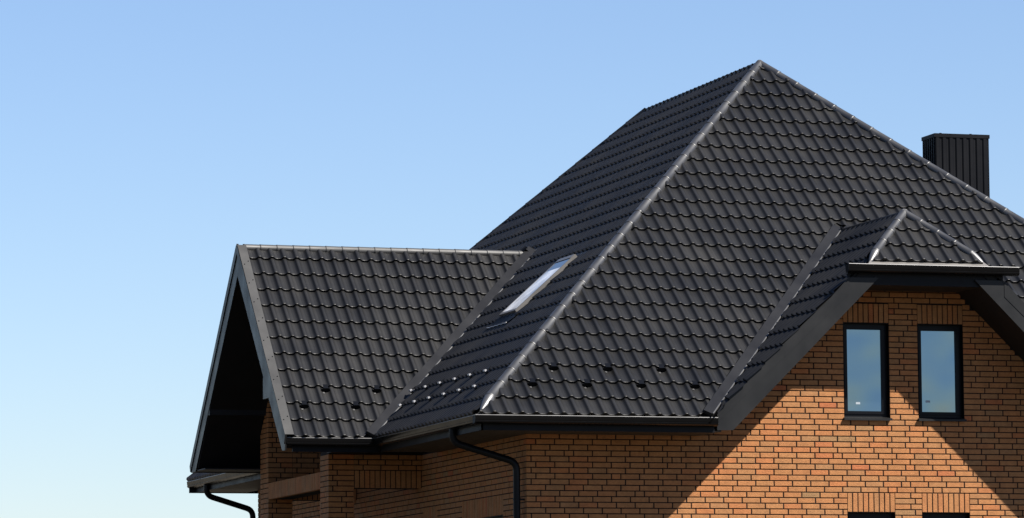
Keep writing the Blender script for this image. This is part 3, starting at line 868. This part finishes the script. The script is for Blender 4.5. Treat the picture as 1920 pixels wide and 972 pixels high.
# sloped lining below the wing roof
for fc, sgn, yl in ((f_wing, 1, WY), (f_wingb, -1, WB)):
    s_ = MB(); tt = TWF if sgn > 0 else (WZ - ZE) / (WB - WR)
    z_lo = 0.645
    y_lo = WR - sgn * (WZ - VH - .04 - z_lo) / tt
    s_.prism([(WX + .022, WR, WZ - VH - .04), (WX + .022, y_lo, z_lo), (-.3, y_lo, z_lo), (-.3, WR, WZ - VH - .04)], (0, 0, .04))
    s_.build('gable_lining', M['soffit_dark'], house)
# purlins carrying the overhang, with capped ends
for y0, y1, z0 in ((8.84, 9.06, 1.40), (5.10, 5.42, 1.40)):
    p_ = MB(); zt = 1.68 if y0 > 7 else 1.70
    p_.box((WX + .03, y0, z0), (-.4, y1, zt)); pr = p_.build('purlin', M['soffit_dark'], house)
    e_ = MB(); e_.box((WX + .006, y0 - .004, z0 - .004), (WX + .029, y1 + .004, zt)); e_.build('purlin_end', M['trim'], pr)
# closing board at the back eave of the wing
part('back_eave_board', M['soffit_dark'], house, ((WX + .022, WB + .02, .60), (-OV + .13, WB + .05, .74)))
part('back_eave_soffit', M['soffit_dark'], house, ((WX + .022, CD + .5, .612), (-.02, WB + .02, .63)))

# ---- dormer verges and soffits
BH_ = 0.445
for sg in (-1, 1):
    X = lambda x: DX + sg * (DX - x) * -1 if False else (x if sg < 0 else 2 * DX - x)
    yv = -OV + .09
    lowx = 2.335; zt = lambda x: DZ - TD * (DX - x)
    up = MB()
    xt = DX - (DZ - DGZ) / TD + .30
    # lower board
    up.prism([(X(lowx), yv, .618), (X(2.556), yv, .624), (X(4.62), yv, 2.66), (X(4.20), yv, 2.66), (X(lowx), yv, zt(lowx) - .155)], (0, .028, 0))
    up.build('dormer_verge_board', M['trim'], house)
    fl = MB()
    fl.prism([(X(lowx), yv - .006, zt(lowx) - .150), (X(4.20), yv - .006, zt(4.20) - .150), (X(4.20), yv - .006, zt(4.20) + .035), (X(lowx), yv - .006, zt(lowx) + .035)], (0, .030, 0))
    fl.build('dormer_verge_cap', M['trim'], house)
    tp = MB(); fc = f_dl if sg < 0 else f_dr
    tp.grid([[(X(lowx), yv - .006, zt(lowx) + .0355), (X(lowx), yv + .09, zt(lowx) + .0355)], [(X(4.40), yv - .006, zt(4.40) + .0355), (X(4.40), yv + .09, zt(4.40) + .0355)]])
    tp.build('dormer_verge_top', M['flash'], house, recalc=False)
    so = MB()
    so.prism([(X(2.50), yv + .028, .635), (X(4.60), yv + .028, 2.66), (X(4.60), .012, 2.66), (X(2.50), .012, .635)], (0, 0, .03))
    so.build('dormer_soffit', M['soffit_dark'], house)
bx_ = MB(); bx_.box((4.22, -OV + .14, 2.575), (2 * DX - 4.22, RB, 2.595)); bx_.build('half_hip_soffit', M['soffit_dark'], house)
bx_ = MB(); bx_.box((4.20, -OV + .125, 2.570), (2 * DX - 4.20, -OV + .14, 2.80)); bx_.build('half_hip_fascia', M['fascia'], house)
# drip edge under the tiles of the half hip
dp = MB(); dp.grid([[f_dh.p(-d_hip - .02, .0, .004), f_dh.p(d_hip + .02, .0, .004)], [f_dh.p(-d_hip + .07, .13, .010), f_dh.p(d_hip - .07, .13, .010)]])
dp.build('drip_edge', M['lead'], dormer_roof, recalc=False)

# ---- downpipes
def downpipe(pts, r, label):
    P = [Vector(p) for p in pts]; out = [P[0]]
    for i in range(1, len(P) - 1):
        a = P[i] + (P[i-1] - P[i]).normalized() * .11; c = P[i] + (P[i+1] - P[i]).normalized() * .11
        for t in (0, .2, .4, .6, .8, 1): out.append(a * (1-t)**2 + P[i] * 2*t*(1-t) + c * t*t)
    out.append(P[-1])
    m_ = MB(); m_.tube(out, r, 14); root = m_.build('downpipe', M['pipe'], house, smooth=50, label=label)
    for z in (-.25, -1.6, -3.4):
        c_ = MB(); q = P[-1]; c_.tube([(q.x, q.y, z - .015), (q.x, q.y, z + .015)], r + .006, 14); c_.box((q.x, q.y - .012, z - .012), (-.0, q.y + .012, z + .012))
        c_.build('pipe_clamp', M['pipe'], root)
downpipe([(-.905, .33, .70), (-.905, .33, .50), (-.105, .10, .235), (-.105, .10, GZ + .1)], .047, 'black downpipe at the near house corner')
downpipe([(-.905, 14.9, .70), (-.905, 14.9, .50), (-.105, 15.02, .27), (-.105, 15.02, GZ + .1)], .047, 'black downpipe at the far house corner')

# ---- chimney
CHX0, CHX1, CHY0, CHY1, CHZ = 7.872, 8.735, 5.0, 5.50, 5.44
ch = MB(); ch.box((CHX0 + .012, CHY0 + .012, 2.4), (CHX1 - .012, CHY1 - .012, CHZ - .02))
chim = ch.build('chimney', M['chimney'], house, label='dark sheet-clad chimney behind the hip')
def panels(n, P0, d, length, out):
    P0, d, out = Vector(P0), Vector(d), Vector(out); wd = length / n
    for i in range(n):
        a = P0 + d * (i * wd + .004); c = P0 + d * ((i + 1) * wd - .004)
        q = MB(); z0, z1 = 2.42, CHZ - .055
        prof = [a, a + out * .004, a + d * .016 + out * .016, a + d * (wd * .56) + out * .016, a + d * (wd * .56 + .016) + out * .004, c + out * .004, c]
        q.grid([[p + Vector((0, 0, z0 - p.z)) for p in prof], [p + Vector((0, 0, z1 - p.z)) for p in prof]])
        q.build('cladding_panel', M['chimney'], chim, recalc=False)
panels(8, (CHX0, CHY0 + .012, 0), (1, 0, 0), CHX1 - CHX0, (0, -1, 0))
panels(6, (CHX0 + .012, CHY1, 0), (0, -1, 0), CHY1 - CHY0, (-1, 0, 0))
panels(6, (CHX1 - .012, CHY0, 0), (0, 1, 0), CHY1 - CHY0, (1, 0, 0))
q = MB(); q.box((CHX0 - .008, CHY0 - .008, CHZ - .055), (CHX1 + .008, CHY1 + .008, CHZ)); q.build('chimney_cap', M['chimney'], chim)
q = MB()
for xx in (.12, .60):
    q.box((CHX0 + xx, CHY0 + .1, CHZ), (CHX0 + xx + .03, CHY0 + .13, CHZ + .022))
q.build('cap_bolt', M['chimney'], chim)
